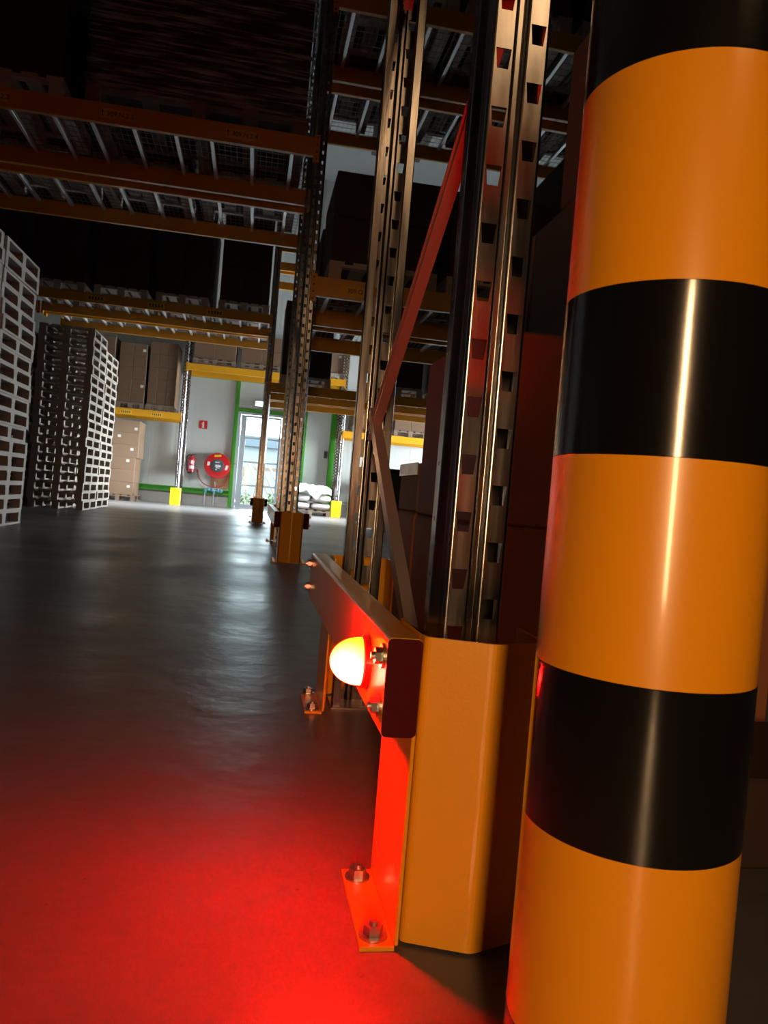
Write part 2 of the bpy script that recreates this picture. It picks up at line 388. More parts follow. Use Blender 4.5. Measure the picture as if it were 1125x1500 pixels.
trestle(-0.9, 28.6, 'pale timber trestle in the yard, left one behind the door glass')
for k, dx in enumerate((.55, .75, .95, 1.2)):
    tag(obj('timber_plank', MB().bar((dx, 24.6, -.05), (dx-.75, 25.4, 1.35), .09, .03), 'pale_timber'),
        'pale plank leaning in the yard, %s from the left behind the door glass' % ORD[k], 'plank', 'leaning planks in the yard')
def bush(x, y, s, label):
    random.seed(int(x*100+y)); g = thing('bush', label, 'bush', (x, y, -.05))
    mb = MB()
    for k in range(420):
        a, b, r = random.uniform(0, 6.28), random.uniform(-.2, 1.4), random.uniform(.5, 1)*s
        c = Vector((math.cos(a)*math.cos(b)*r*1.2, math.sin(a)*math.cos(b)*r*.7, .08+max(0, math.sin(b))*r*.9))
        d = Vector((random.gauss(0, 1), random.gauss(0, 1), random.gauss(0, 1))).normalized(); e = d.orthogonal().normalized()
        l, w = random.uniform(.04, .08), random.uniform(.02, .04)
        mb.add([c-d*l, c+e*w, c+d*l, c-e*w], [(0, 1, 2, 3)])
    f = obj('foliage', mb, 'leaf', g, smooth=0); f['kind'] = 'stuff'
    obj('stem', MB().tube([(0, 0, 0), (.03, 0, .3*s), (-.02, .02, .7*s)], .02, 6).tube([(0, 0, .1), (.2*s, 0, .6*s)], .012, 5), 'pale_timber', g)
bush(-.55, 22.0, .55, 'low green bush outside the glazed door, left one')
bush(.85, 22.6, .5, 'low green bush outside the glazed door, right one')

# ------------------------------------------------------------------ rack uprights
PITCH_H = 0.0777
def arc(p, c, q, r, n=2):
    p, c, q = Vector(p), Vector(c), Vector(q); a = (p-c).normalized()*r; b = (q-c).normalized()*r
    return [tuple(((1-t)**2)*(c+a)+2*t*(1-t)*c+(t*t)*(c+b)) for t in [k/n for k in range(n+1)]]
def upright_mesh(H):
    raw = [(-.030,.066),(-.050,.066),(-.050,.038),(-.039,.028),(-.039,0),(-.007,0),(-.005,.010),(.005,.010),(.007,0),(.039,0),(.039,.028),(.050,.038),(.050,.066),(.030,.066)]
    poly = [raw[0]]; 
    for i in range(1, len(raw)-1):
        poly += arc(raw[i-1], raw[i], raw[i+1], .0038 if i in (4, 5, 8, 9) else .002, 3 if i in (4, 5, 8, 9) else 2)
    poly.append(raw[-1])
    V = {}; vs = []; fs = []; SMF = []
    def vid(x, y, z):
        k = (round(x, 5), round(y, 5), round(z, 5))
        if k not in V: V[k] = len(vs); vs.append((x, y, z))
        return V[k]
    hp = PITCH_H/2; n = int(H/hp); n -= n % 2
    for i in range(len(poly)-1):
        a, b = poly[i], poly[i+1]; L = math.hypot(b[0]-a[0], b[1]-a[1]); mx = (a[0]+b[0])/2; my = (a[1]+b[1])/2
        front = L > .02 and my < .001
        side = L > .02 and abs(mx) > .0495
        def P(t, z): return vid(a[0]+(b[0]-a[0])*t, a[1]+(b[1]-a[1])*t, z)
        if front or side:
            ph = 1 if (front and mx < 0) or side else 0      # staggered columns
            k = 0
            if ph: fs.append((P(0,0), P(1,0), P(1,hp), P(0,hp))); k = 1
            while k+2 <= n:
                z0, z1, z2 = k*hp, (k+1)*hp, (k+2)*hp
                if front: hw, hwb, hh = .0108/L, .0078/L, .0135
                else: hw, hwb, hh = .003/L, .003/L, .003
                tc = .5
                h = [P(tc-hwb, z1-hh), P(tc+hwb, z1-hh), P(tc+hw, z1+hh), P(tc-hw, z1+hh)]
                A, B, D, E_, F_, G = P(0,z0), P(1,z0), P(1,z1), P(1,z2), P(0,z2), P(0,z1)
                fs += [(A,B,h[1],h[0]), (B,D,E_,h[2],h[1]), (E_,F_,h[3],h[2]), (F_,G,A,h[0],h[3])]
                k += 2
            if k < n: fs.append((P(0,k*hp), P(1,k*hp), P(1,n*hp), P(0,n*hp)))
        else:
            for k in range(n): fs.append((P(0,k*hp), P(1,k*hp), P(1,(k+1)*hp), P(0,(k+1)*hp)))
        SMF += [L < .004]*(len(fs)-len(SMF))
    me = bpy.data.meshes.new('upright'); me.from_pydata(vs, [], fs)
    me.polygons.foreach_set('use_smooth', SMF)
    me.materials.append(M['galv']); return me
UP = upright_mesh(6.2)
UPZ = 0.700 - round(0.700/PITCH_H)*PITCH_H     # phase so that a left-column hole sits at z = 0.700
UPOFF = UPZ - 0.0 
def rack_tower(xc, y0, depth, label, z_first=None):
    t = thing('rack_tower', label, 'rack', (xc, y0, 0), 'rack towers')
    for rear in (0, 1):
        o = link('upright_post', UP, 'galv', t, (0, depth if rear else 0, .006))
        if rear: o.rotation_euler = (0, 0, math.pi)
        s = o.modifiers.new('sheet', 'SOLIDIFY'); s.thickness = .0022; s.offset = 0
        yy = depth-.033 if rear else .033
        obj('base_plate', MB().cbox(-.056, .056, yy-.055, yy+.055, 0, .006, .001), 'zinc', t)
    # zig-zag bracing
    zr = .77; za = .10; yF, yR = .045, depth-.045
    nodes = [(yF, .10), (yR, .80), (yF, 1.32), (yR, 1.95), (yF, 2.6), (yR, 3.25), (yF, 3.9), (yR, 4.55), (yF, 5.2), (yR, 5.85)]
    for i, (p, q) in enumerate(zip(nodes[:-1], nodes[1:])):
        sx = -.012 if i % 2 == 0 else .012
        dz = -.06 if i % 2 else 0
        mb = MB().channel((sx, p[0], p[1]+(dz if p[0] == yR else 0)), (sx, q[0], q[1]), .032, .024, .003, (0, 0, 1))
        obj('brace', mb, 'brace', t)
    return t
rack_tower(.3165-.0095, 1.0, 1.10, 'galvanised steel rack tower with diagonal braces rising behind the red warning lamp')
R2a, R2b, R3a, R3b = 6.08, 7.36, 12.46, 13.74
X2, X3, X4a, X4b = .318, .118, -1.77, 2.06
rack_tower(X2, R2a, 1.10, 'dim rack tower of the second rack row, front one, right of the open passage')
rack_tower(X2, R2b, 1.10, 'dim rack tower of the second rack row, rear one, right of the open passage')
rack_tower(X3, R3a, 1.10, 'dim rack tower of the third rack row, front one, before the glazed door')
rack_tower(X3, R3b, 1.10, 'dim rack tower of the third rack row, rear one, before the glazed door')
rack_tower(X4a, 18.72, 1.05, 'bright galvanised rack tower left of the fire extinguisher on the white wall')
rack_tower(X4b, 18.72, 1.05, 'galvanised rack tower by the white sacks, right of the green wall post')
rack_tower(X2+3.8, R2a, 1.10, 'rack tower of the second rack row at the right end of its right bay')
rack_tower(X3+3.8, R3a, 1.10, 'rack tower of the third rack row at the right end of its right bay')

# ------------------------------------------------------------------ beams with connectors and labels
def beam(x0, x1, y, z, label, face=-1, h=.145, m='beam', labels=(), marks=(), conn=True, group='rack beams'):
    """box beam with a stepped top; y = plane of its outer face, face -1 looks to the camera"""
    t = thing('rack_beam', label, 'beam', ((x0+x1)/2, y, z), group)
    hx = (x1-x0)/2; d = .045
    prof = [(0,.004),(.004,0),(d-.004,0),(d,.004),(d,h-.03),(d-.012,h-.03),(d-.012,h-.004),(d-.016,h),(.004,h),(0,h-.004)]
    if face > 0: prof = [(-a, b) for a, b in prof]
    obj('beam_body', MB().prism(prof, -hx, hx, 'X'), m, t, smooth=0)
    if conn:
        for s in (-1, 1):
            xx = s*(hx+.022); yy = .004 if face < 0 else -.004
            e = MB().cbox(xx-.022, xx+.022, yy-.004, yy+.001, -.045, h+.02, .001).box(s*hx-.002, s*hx+.002, min(yy, face*-d), max(yy, face*-d), -.045, h+.02)
            ec = obj('end_connector', e, m, t)
            sm = MB()
            for k in range(4): sm.box(xx-.005, xx+.005, yy-.006, yy-.003, -.03+k*.055, -.014+k*.055)
            obj('stud', sm, 'ink', ec)
    for tx, lx, arrow in labels:
        lp = obj('label_plate', MB().cbox(lx-hx*0-.115-(x0+x1)/2, lx+.115-(x0+x1)/2, -.0025, .001, .032, .105, .0008), 'yellow_label', t)
        me = text_mesh(tx, .050); l = link('lettering', me, 'ink', lp, (lx+(.03 if arrow else 0)-(x0+x1)/2, -.0035, .068))
        if arrow:
            ax = lx-.098-(x0+x1)/2
            obj('arrow', MB().box(ax-.003, ax+.003, -.0042, -.003, .045, .09).prism([(ax-.009,.078),(ax+.009,.078),(ax,.096)], -.0042, -.003, 'Y'), 'ink', lp)
    for lx in marks:
        lp = obj('label_plate', MB().cbox(lx-.13-(x0+x1)/2, lx+.13-(x0+x1)/2, -.0025, .001, .03, .11, .0008), 'yellow_label', t)
        bb = MB()
        for k in range(5): bb.box(lx-.10+k*.045-(x0+x1)/2, lx-.10+k*.045+.022-(x0+x1)/2, -.004, -.003, .045, .095)
        obj('code_bars', bb, 'ink', lp)
    return t
def bay_x(xc, n): return (xc+.05+(3.8*n if n else 0), xc+3.75) if n == 0 else (xc-3.75, xc-.05)
# second row (double): left passage bay and right bay
def row(xc, ya, yb, word):
    xl = (xc-3.75, xc-.052); xr = (xc+.052, xc+3.75)
    for (y, f, nm) in ((ya-.006, -1, 'front'), (ya+1.106, 1, 'second'), (yb-.006, -1, 'third'), (yb+1.106, 1, 'rearmost')):
        lab = []; 
        if word == 'second' and nm == 'front': lab = [('309.N.2.2', -2.10, True), ('309.N.2.3', -1.22, True), ('309.N.2.4', -.30, True)]
        beam(*xl, y, 3.195, '%s yellow beam over the passage in the %s rack row%s' % (nm, word, ', carrying location labels' if lab else ''), f, labels=lab,
             marks=[-2.6, -1.7, -.8] if word == 'third' and nm == 'front' else ())
        lab = [('309.O', xc+.36, False)] if word == 'second' and nm == 'front' else []
        beam(*xr, y, 2.115, '%s yellow beam of the low level right of the passage, %s rack row' % (nm, word), f, labels=lab, h=.155)
        beam(*xr, y, 4.37, '%s yellow beam of the high level right of the passage, %s rack row' % (nm, word), f)
row(X2, R2a, R2b, 'second'); row(X3, R3a, R3b, 'third')
# wall rack
for (y, f, nm) in ((18.714, -1, 'front'), (19.776, 1, 'rear')):
    beam(X4a+.052, X4b-.052, y, 3.215, '%s yellow beam of the wall rack over the glazed door' % nm, f, h=.16)
    beam(X4a-3.75, X4a-.052, y, 2.01, '%s yellow beam of the wall rack left of the fire extinguisher' % nm, f, h=.16, marks=[-3.05, -2.35] if nm == 'front' else ())
    beam(X4b+.052, X4b+3.75, y, 1.97, '%s yellow beam of the wall rack right of the white sacks' % nm, f, h=.16, marks=[2.95] if nm == 'front' else ())

# ------------------------------------------------------------------ wire decks
def deck_proto(w=.90, d=1.06):
    t = thing('wire_deck', '', 'wire deck', (0, 0, 0), 'wire decks')
    wires = MB()
    n = 18
    for k in range(n+1):
        x = -w/2+.012+(w-.024)*k/n; wires.box(x-.0016, x+.0016, -d/2, d/2, .030, .0344)
    m = 11
    for k in range(m+1):
        y = -d/2+.012+(d-.024)*k/m; wires.box(-w/2, w/2, y-.0016, y+.0016, .0344, .0388)
    g = obj('wire_mesh', wires, 'wire', t, smooth=0); g['kind'] = 'stuff'
    for sx in (-.338, -.02, .302):
        obj('support_bar', MB().prism([(sx-.016,.03),(sx-.016,.0),(sx-.013,-.003),(sx+.013,-.003),(sx+.016,0),(sx+.016,.03)], -d/2+.004, d/2-.004, 'Y'), 'support', t)
    return t
DECK = deck_proto(); DECK_USED = [False]
def decks(xright, y0, z, word, n=4, step=-1):
    for k in range(n):
        o = DECK if not DECK_USED[0] else copy_tree(DECK); DECK_USED[0] = True
        o.location = (xright-.46-.92*k, y0+.55, z)
        o['label'] = 'wire mesh deck, %s from right, %s' % (ORD[k], word)
for y, nm in ((R2a, 'front half'), (R2b, 'rear half')):
    decks(X2-.058, y, 3.305, 'over the passage, second rack row, ' + nm)
    decks(X2+3.745, y, 2.235, 'low level right of passage, second rack row, ' + nm)
    decks(X2+3.745, y, 4.48, 'high level right of passage, second rack row, ' + nm)
for y, nm in ((R3a, 'front half'), (R3b, 'rear half')):
    decks(X3-.058, y, 3.305, 'over the passage, third rack row, ' + nm)
    decks(X3+3.745, y, 2.235, 'low level right of passage, third rack row, ' + nm)

# ------------------------------------------------------------------ rack protectors
def bolt_mesh(r=.013, wash=.019, h=.012):
    hexa = [(r*math.cos(R(60*k)), r*math.sin(R(60*k))) for k in range(6)]
    mb = MB().lathe([(wash, 0), (wash, .003), (0, .003)], n=20).prism(hexa, .003, .003+h).lathe([(r*.45, .003+h), (r*.4, .008+h), (0, .008+h)], n=10)
    return mb.mesh('bolt')
BOLT = bolt_mesh(); SBOLT = bolt_mesh(.011, .016, .008)
def protector(xc, y0, y1, sides, label, m='guard', cap_both=False):
    """two corner guards and side rails on footed legs; y0 = front guard's front tip, y1 = rear tip"""
    t = thing('rack_protector', label, 'rack protector', (xc, (y0+y1)/2, 0), 'rack protectors')
    q = (y1-y0)/2
    for s, nm in ((-1, 'front'), (1, 'rear')):
        P = [(-.0875, -q+.174), (-.0835, -q+.036)]
        P += arc((-.0835, -q+.036+.05), (-.0835, -q+.031), (.003, -q), .008, 4)
        P += arc((-.0835, -q+.031), (.003, -q), (.0835, -q+.031), .010, 4)
        P += arc((.003, -q), (.0835, -q+.031), (.0835, -q+.1), .008, 4)
        P += [(.0835, -q+.14)]
        if s > 0: P = [(a, -b) for a, b in P][::-1]
        P = [(round(a, 5), round(b, 5)) for a, b in P]
        PP = [P[0]]
        for p in P[1:]:
            if math.dist(p, PP[-1]) > .0008: PP.append(p)
        obj('corner_guard', MB().strip(PP, .0055, .004, .4), m, t, smooth=0)
    for sx in sides:
        xo, xi = (-.1355, -.0905) if sx < 0 else (.0905, .1355)
        ya, yb = -q+.012, q-.012
        b = .008
        cs = [(xo,.275),(xi,.275),(xi,.4),(xo,.4)]; prof = []
        for i in range(4): prof += arc(cs[i-1], cs[i], cs[(i+1) % 4], b, 5)
        rl = obj('guard_rail', MB().prism(prof, ya, yb, 'Y'), m, t, smooth=0)
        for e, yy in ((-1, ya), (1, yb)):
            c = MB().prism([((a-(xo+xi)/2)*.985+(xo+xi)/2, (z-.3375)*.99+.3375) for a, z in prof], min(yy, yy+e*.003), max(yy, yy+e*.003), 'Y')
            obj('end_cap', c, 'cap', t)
        xl = -.0935 if sx < 0 else .0935        # leg plate, bent outward into a foot
        for e in (-1, 1):
            ym = e*(q-.117)
            lg = obj('leg', MB().cbox(min(xl, xl-sx*.005), max(xl, xl-sx*.005), ym-.1, ym+.1, .006, .277, .0012)
                .add([(xl,ym-.1,.006),(xl+sx*.0445,ym-.1,.006),(xl+sx*.0445,ym+.1,.006),(xl,ym+.1,.006),(xl,ym-.1,.0),(xl+sx*.0445,ym-.1,.0),(xl+sx*.0445,ym+.1,.0),(xl,ym+.1,.0)],
                     [(0,1,2,3),(7,6,5,4),(0,4,5,1),(1,5,6,2),(2,6,7,3),(3,7,4,0)]), m, t)
            for dy in (-.075, .075): link('anchor_bolt', BOLT, 'zinc', lg, (xl+sx*.024, ym+dy, .006))
            for z in (.308, .372):
                o = link('rail_bolt', SBOLT, 'zinc', rl, (xo if sx < 0 else xi, e*(q-.037), z)); o.rotation_euler = (0, R(90)*sx, 0)
    return t
protector(.3165, .92, 2.185, (-1,), 'yellow steel rack protector carrying the red lamp, beside the striped bollard')
protector(X2+.004, 5.985, 8.56, (-1, 1), 'yellow rack protector at the foot of the second rack row, rails on both sides')
protector(X3, 12.37, 14.94, (-1, 1), 'yellow rack protector at the foot of the third rack row, before the glazed door')
def corner_guard(xc, y, label):
    t = thing('corner_guard', label, 'corner guard', (xc, y, 0), 'corner guards of the wall rack')
    obj('plate', MB().strip([(-.12,.16),(-.12,.01),(-.11,0),(.11,0),(.12,.01),(.12,.16)], .006, 0, .4), 'guard_far', t, smooth=0)
    for z in (.06, .1): obj('fixing', MB().lathe([(.009, -.002), (.009, .003)], (-.03 if z < .08 else .02, 0, z), 'Y', 10), 'ink', t)
corner_guard(X4a, 18.52, 'bright yellow corner guard on the floor left of the fire extinguisher')
corner_guard(X4b-.02, 18.52, 'bright yellow corner guard right of the white sacks')

# ------------------------------------------------------------------ warning lamp
lamp = thing('warning_lamp', 'glowing red dome warning lamp on the side of the yellow rail', 'lamp', LAMP_C)
prof = [(.034*math.cos(a), -.006-.043*math.sin(a)) for a in [R(k*7.5) for k in range(12)]]+[(0, -.049)]
d = obj('dome', MB().lathe([(.0335, .0), *prof], (0, 0, 0), 'X', 40), 'dome', lamp, smooth=60)
obj('base_ring', MB().lathe([(.0375, .005), (.0375, -.003), (.0345, -.005), (.0345, .0)], (0, 0, 0), 'X', 36, closed=False), 'red', lamp)

# ------------------------------------------------------------------ bollard
bl = thing('bollard', 'large glossy yellow and black striped steel bollard', 'bollard', (.367, .652, 0))
obj('post', MB().lathe([(.0965, 0.008), (.0965, 1.245), (.094, 1.26), (.06, 1.272), (0, 1.275)], n=96), 'bollard', bl)
for a, b in ((1.09, .950-.0005), (.767, .6245), (.438, .294), (.11, .008)):
    lo, hi = min(a, b), max(a, b)
    obj('black_band', MB().lathe([(.0964, lo), (.0969, lo+.0006), (.0969, hi-.0006), (.0964, hi)], n=96, closed=False), 'black_band', bl)
if True: obj('base_plate', MB().cbox(-.13, .13, -.13, .13, 0, .008, .002), 'bollard', bl)

# ------------------------------------------------------------------ pallets
def pallet_parts(w, d, h):
    """w along x, d along y; boards run along y (the long side), blocks 3 x 3"""
    bt = .022; bh = h-3*bt
    P = []
    xs = (-w/2+.05, 0, w/2-.05); ys = ((-d/2+.035, .035), (0, .05), (d/2-.035, .035))
    for i, x in enumerate(xs):
        P.append(('bottom_board', (x-.05, x+.05, -d/2, d/2, 0, bt)))
        for y, q in ys: P.append(('block', (x-.05, x+.05, y-q, y+q, bt, bt+bh)))
    for y, q in ys: P.append(('stringer_board', (-w/2, w/2, y-q-.01*(q > .04), y+q+.01*(q > .04), bt+bh, 2*bt+bh)))
    n = 5; bw = .12; g = (w-n*bw)/(n-1)
    for k in range(n): P.append(('top_board', (-w/2+k*(bw+g), -w/2+k*(bw+g)+bw, -d/2, d/2, h-bt, h)))
    return P
def pallet_mesh(w, d, h):
    mb = MB()
    for nm, b in pallet_parts(w, d, h): mb.box(*b)
    return mb.mesh('pallet', 0)
def pallet_tree(w, d, h, m):
    t = thing('pallet', '', 'pallet', (0, 0, 0))
    for nm, b in pallet_parts(w, d, h): obj(nm, MB().box(*b), m, t, smooth=0)
    return t
PH = .1385
PROTO = pallet_tree(.8, 1.05, PH, 'wood'); USED = [False]
def stack_detail(x, y, n, word, group):
    for k in range(n):
        o = PROTO if not USED[0] else copy_tree(PROTO); USED[0] = True
        lean = .0
        o.location = (x+random.uniform(-.012, .012), y+random.uniform(-.015, .015), k*PH)
        o.rotation_euler = (0, 0, random.uniform(-.008, .008))
        o['label'] = 'weathered wooden pallet, %s from the floor in %s' % (ORD[k], word); o['group'] = group
PM = {}
def pallet_simple(x, y, z, w, d, h, m, label, group):
    key = (w, d, h, m)
    if key not in PM: PM[key] = pallet_mesh(w, d, h)
    o = link('pallet', PM[key], m, None, (x, y, z)); return tag(o, label, 'pallet', group)
def stack_simple(x, y, n, word, group, m='wood_dark', h=PH, w=.8, d=1.05):
    for k in range(n):
        o = pallet_simple(x+random.uniform(-.012, .012), y+random.uniform(-.015, .015), k*h, w, d, h, m,
            'wooden pallet, %s from the floor in %s' % (ORD[k], word), group)
        o.rotation_euler = (0, 0, random.uniform(-.008, .008))
stack_detail(-2.33-.4, 7.905, 19, 'the nearest stack at the left edge', 'pallets of the nearest stack')
stack_detail(-2.53-.4, 12.79, 20, 'the bright-edged stack nearer the passage', 'pallets of the nearer bright stack')
stack_simple(-2.56-.4, 14.03, 19, 'the bright-edged stack behind the nearer one', 'pallets of the farther bright stack', 'wood')
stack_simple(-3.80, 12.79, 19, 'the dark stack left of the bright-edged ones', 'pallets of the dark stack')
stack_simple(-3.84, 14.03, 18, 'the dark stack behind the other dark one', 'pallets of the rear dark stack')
stack_simple(-2.33-.4, 6.80, 19, 'the stack cut by the picture edge', 'pallets of the stack at the edge', 'wood')

# ------------------------------------------------------------------ cartons
CM = {}
def carton_mesh(w, d, h):
    k = (round(w, 3), round(d, 3), round(h, 3))
    if k not in CM:
        mb = MB().cbox(-w/2, w/2, -d/2, d/2, 0, h, min(.006, h*.04))
        CM[k] = mb.mesh('carton', 0)
    return CM[k]
CPM = {}
def carton(x0, x1, y0, y1, z0, z1, m, label, group, paper=None, tape=False, jit=.001):
    w, d, h = x1-x0-.004, y1-y0-.004, z1-z0-.001
    me = carton_mesh(w, d, h)
    if me.materials and me.materials[0] != M[m]:
        me = me.copy(); me.materials.clear()
    o = link('carton', me, m, None, ((x0+x1)/2+random.uniform(-jit, jit), (y0+y1)/2+random.uniform(-jit, jit), z0))
    tag(o, label, 'carton', group)
    if tape: obj('tape', MB().box(-.024, .024, -d/2-.0008, d/2+.0008, h-.0002, h+.0006).box(-.024, .024, -d/2-.0009, -d/2, h-.07, h), 'tape', o, smooth=0)
    if paper: obj('paper_label', MB().box(paper[0]-.035, paper[0]+.035, -d/2-.0012, -d/2+.0005, paper[1]-.03, paper[1]+.03), 'paper', o, smooth=0)
    return o
def load(x0, x1, y0, y1, z, nx, rows, m, word, group, ph=.144, pm='wood', papers=0, wrap=False):
    """pallet and cartons stacked on it; rows = heights of the layers"""
    pallet_simple((x0+x1)/2, (y0+y1)/2, z, round(x1-x0, 3), round(y1-y0, 3), ph, pm, 'wooden pallet under ' + word, 'loaded pallets')
    zz = z+ph; n = 0
    for r, h in enumerate(rows):
        k = nx if isinstance(nx, int) else nx[r]
        for c in range(k):
            a = x0+.01+(x1-x0-.02)*c/k; b = x0+.01+(x1-x0-.02)*(c+1)/k
            pp = ((b-a)*.28, h*.45) if papers and (n*7+3) % papers == 0 else None
            lab = 'carton%s, %s layer, %s' % ((' %s from left' % ORD[c]) if k > 1 else '', ORD[r], word)
            carton(a, b, y0+.02, y1-.02, zz, zz+h, m, lab, group, pp); n += 1
        zz += h
    return zz

# near cartons in the right bay of the first row, lit red by the lamp
g = 'big cartons right of the near rack tower'
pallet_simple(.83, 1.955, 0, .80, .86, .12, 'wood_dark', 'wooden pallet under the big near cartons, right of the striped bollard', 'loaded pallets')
PN = [(.455, 1.55, 1.81, 0), (.447, 1.825, 2.07, 1), (.447, 2.085, 2.35, 2)]
for x, ya, yb, i in PN:
    w = ('nearest', 'middle', 'farthest')[i]
    tops = (.535, .95) if i < 2 else (.54, .68)
    o = carton(x, x+.74, ya, yb, .12, tops[0], 'card_near', 'big brown carton, %s of the lower layer right of the near frame' % w, g, jit=0)
    o = carton(x+(.004 if i else 0), x+.74, ya, yb, tops[0], tops[1], 'card_near' if i < 2 else 'card_pale', 'big brown carton, %s of the upper layer right of the near frame' % w, g, tape=False, jit=0)
    if i == 2:
        d_ = yb-ya; hh = tops[1]-tops[0]
        obj('tape', MB().box(-.371, -.3685, -d_/2+.002, d_/2-.002, hh-.035, hh+.0006).box(-.371, -.2, -.05, .05, hh-.0005, hh+.0006), 'tape', o, smooth=0)
carton(.60, 1.22, 1.14, 1.50, 0, .155, 'card_dark', 'low dark carton on the floor right of the striped bollard', 'low carton by the bollard', jit=0)
g = 'cartons high behind the near frame'
carton(.735, 1.17, 1.70, 2.10, .951, 1.365, 'card', 'brown carton on top of the big cartons, right of the near frame', g, jit=0)
o = carton(.735, 1.17, 1.70, 1.935, 1.366, 1.78, 'card', 'brown carton topmost on the near load, between frame and bollard', g, jit=0)
carton(.70, 1.17, 2.09, 2.36, .681, .95, 'card', 'brown carton set back above the taped one on the near load', g, jit=0)
c0 = carton(.735, 1.17, 2.11, 2.36, .951, 1.365, 'card', 'brown carton behind the others on top of the near load', g, jit=0)
obj('paper_label', MB().box(-.2195, -.217, -.10, -.04, .16, .24), 'paper', c0, smooth=0)
obj('open_flap', MB().add([(-.217, .0, .4135), (-.217, .12, .4135), (-.34, .12, .40), (-.34, .0, .40), (-.217, .0, .4165), (-.217, .12, .4165), (-.34, .12, .403), (-.34, .0, .403)],
    [(0,1,2,3),(7,6,5,4),(0,4,5,1),(1,5,6,2),(2,6,7,3),(3,7,4,0)]), 'card', c0, smooth=0)

# second row: wrapped load over the passage and dark loads
zd = 3.345
def wrapped(x0, x1, y0, y1, z, word):
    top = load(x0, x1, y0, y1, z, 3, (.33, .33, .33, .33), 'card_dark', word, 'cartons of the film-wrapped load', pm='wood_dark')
    w = MB(); nz, na = 26, 18
    rnd = random.Random(3); per = []
    def ring(z_):
        pts = []
        for k in range(na): pts.append((x0-.006+(x1-x0+.012)*k/na, y0-.0))
        for k in range(10): pts.append((x1+.006, y0+(y1-y0)*k/10))
        for k in range(na): pts.append((x1+.006-(x1-x0+.012)*k/na, y1))
        for k in range(10): pts.append((x0-.006, y1-(y1-y0)*k/10))
        return pts
    base = ring(0); n = len(base); cx, cy = (x0+x1)/2, (y0+y1)/2
    for i in range(nz+1):
        zz = z+.10+(top-z-.08)*i/nz
        for k, (a, b) in enumerate(base):
            s = .006*rnd.random()+.008*math.sin(i*1.7+k*.25)
            dx, dy = (0, -1) if k < na else (1, 0) if k < na+10 else (0, 1) if k < 2*na+10 else (-1, 0)
            w.v.append((a+dx*(s+.006), b+dy*(s+.006), zz))
    for i in range(nz):
        for k in range(n): w.f.append((i*n+k, i*n+(k+1) % n, (i+1)*n+(k+1) % n, (i+1)*n+k))
    o = obj('stretch_film', w, 'wrap', smooth=180)
    tag(o, 'clear stretch film wound round the cartons above the label 309.N.2.4', 'film')
wrapped(-1.46, .20, R2a+.03, R2a+1.05, zd, 'the film-wrapped load on the second rack row')
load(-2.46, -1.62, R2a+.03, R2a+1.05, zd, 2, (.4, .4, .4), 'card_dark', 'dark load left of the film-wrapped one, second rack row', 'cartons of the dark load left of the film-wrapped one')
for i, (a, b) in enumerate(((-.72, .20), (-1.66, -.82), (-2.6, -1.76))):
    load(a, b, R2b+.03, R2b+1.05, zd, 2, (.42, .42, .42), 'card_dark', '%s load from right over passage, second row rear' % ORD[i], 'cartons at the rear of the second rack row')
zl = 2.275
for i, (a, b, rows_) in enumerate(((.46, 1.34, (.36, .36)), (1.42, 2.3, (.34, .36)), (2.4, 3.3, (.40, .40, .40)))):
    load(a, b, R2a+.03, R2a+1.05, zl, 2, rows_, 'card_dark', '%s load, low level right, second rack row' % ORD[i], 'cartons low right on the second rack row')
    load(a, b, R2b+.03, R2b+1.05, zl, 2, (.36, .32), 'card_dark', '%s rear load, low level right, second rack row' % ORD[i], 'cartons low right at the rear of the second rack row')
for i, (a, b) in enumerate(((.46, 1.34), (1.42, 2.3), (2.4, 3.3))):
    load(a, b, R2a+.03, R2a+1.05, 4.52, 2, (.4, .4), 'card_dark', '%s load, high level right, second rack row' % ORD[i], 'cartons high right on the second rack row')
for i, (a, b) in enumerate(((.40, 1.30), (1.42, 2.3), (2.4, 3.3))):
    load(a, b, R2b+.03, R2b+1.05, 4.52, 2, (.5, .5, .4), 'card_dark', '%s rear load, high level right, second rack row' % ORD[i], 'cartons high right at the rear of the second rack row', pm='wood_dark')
# third row
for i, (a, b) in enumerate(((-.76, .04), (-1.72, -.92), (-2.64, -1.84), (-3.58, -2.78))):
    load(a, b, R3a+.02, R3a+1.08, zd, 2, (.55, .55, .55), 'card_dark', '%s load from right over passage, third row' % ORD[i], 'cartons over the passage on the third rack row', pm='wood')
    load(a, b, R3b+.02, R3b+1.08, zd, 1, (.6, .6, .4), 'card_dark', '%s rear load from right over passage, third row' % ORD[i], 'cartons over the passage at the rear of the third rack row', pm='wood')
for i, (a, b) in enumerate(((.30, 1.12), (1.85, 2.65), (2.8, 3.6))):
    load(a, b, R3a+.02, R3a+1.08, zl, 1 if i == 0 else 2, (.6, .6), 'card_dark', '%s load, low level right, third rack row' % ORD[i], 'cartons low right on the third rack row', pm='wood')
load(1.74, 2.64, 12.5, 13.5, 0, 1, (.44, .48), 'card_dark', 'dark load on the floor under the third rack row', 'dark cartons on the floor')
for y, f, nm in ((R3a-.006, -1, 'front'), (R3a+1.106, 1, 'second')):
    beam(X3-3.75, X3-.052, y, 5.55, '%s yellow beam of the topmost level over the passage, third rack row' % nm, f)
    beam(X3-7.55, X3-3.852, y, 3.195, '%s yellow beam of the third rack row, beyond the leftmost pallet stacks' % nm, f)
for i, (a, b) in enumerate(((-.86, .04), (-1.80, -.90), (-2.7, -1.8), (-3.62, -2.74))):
    load(a, b, R3a+.02, R3a+1.08, 5.70, 2, (.6, .6, .6), 'card_dark', '%s load from right, topmost level, third row' % ORD[i], 'cartons on the topmost level of the third rack row', pm='wood_dark')
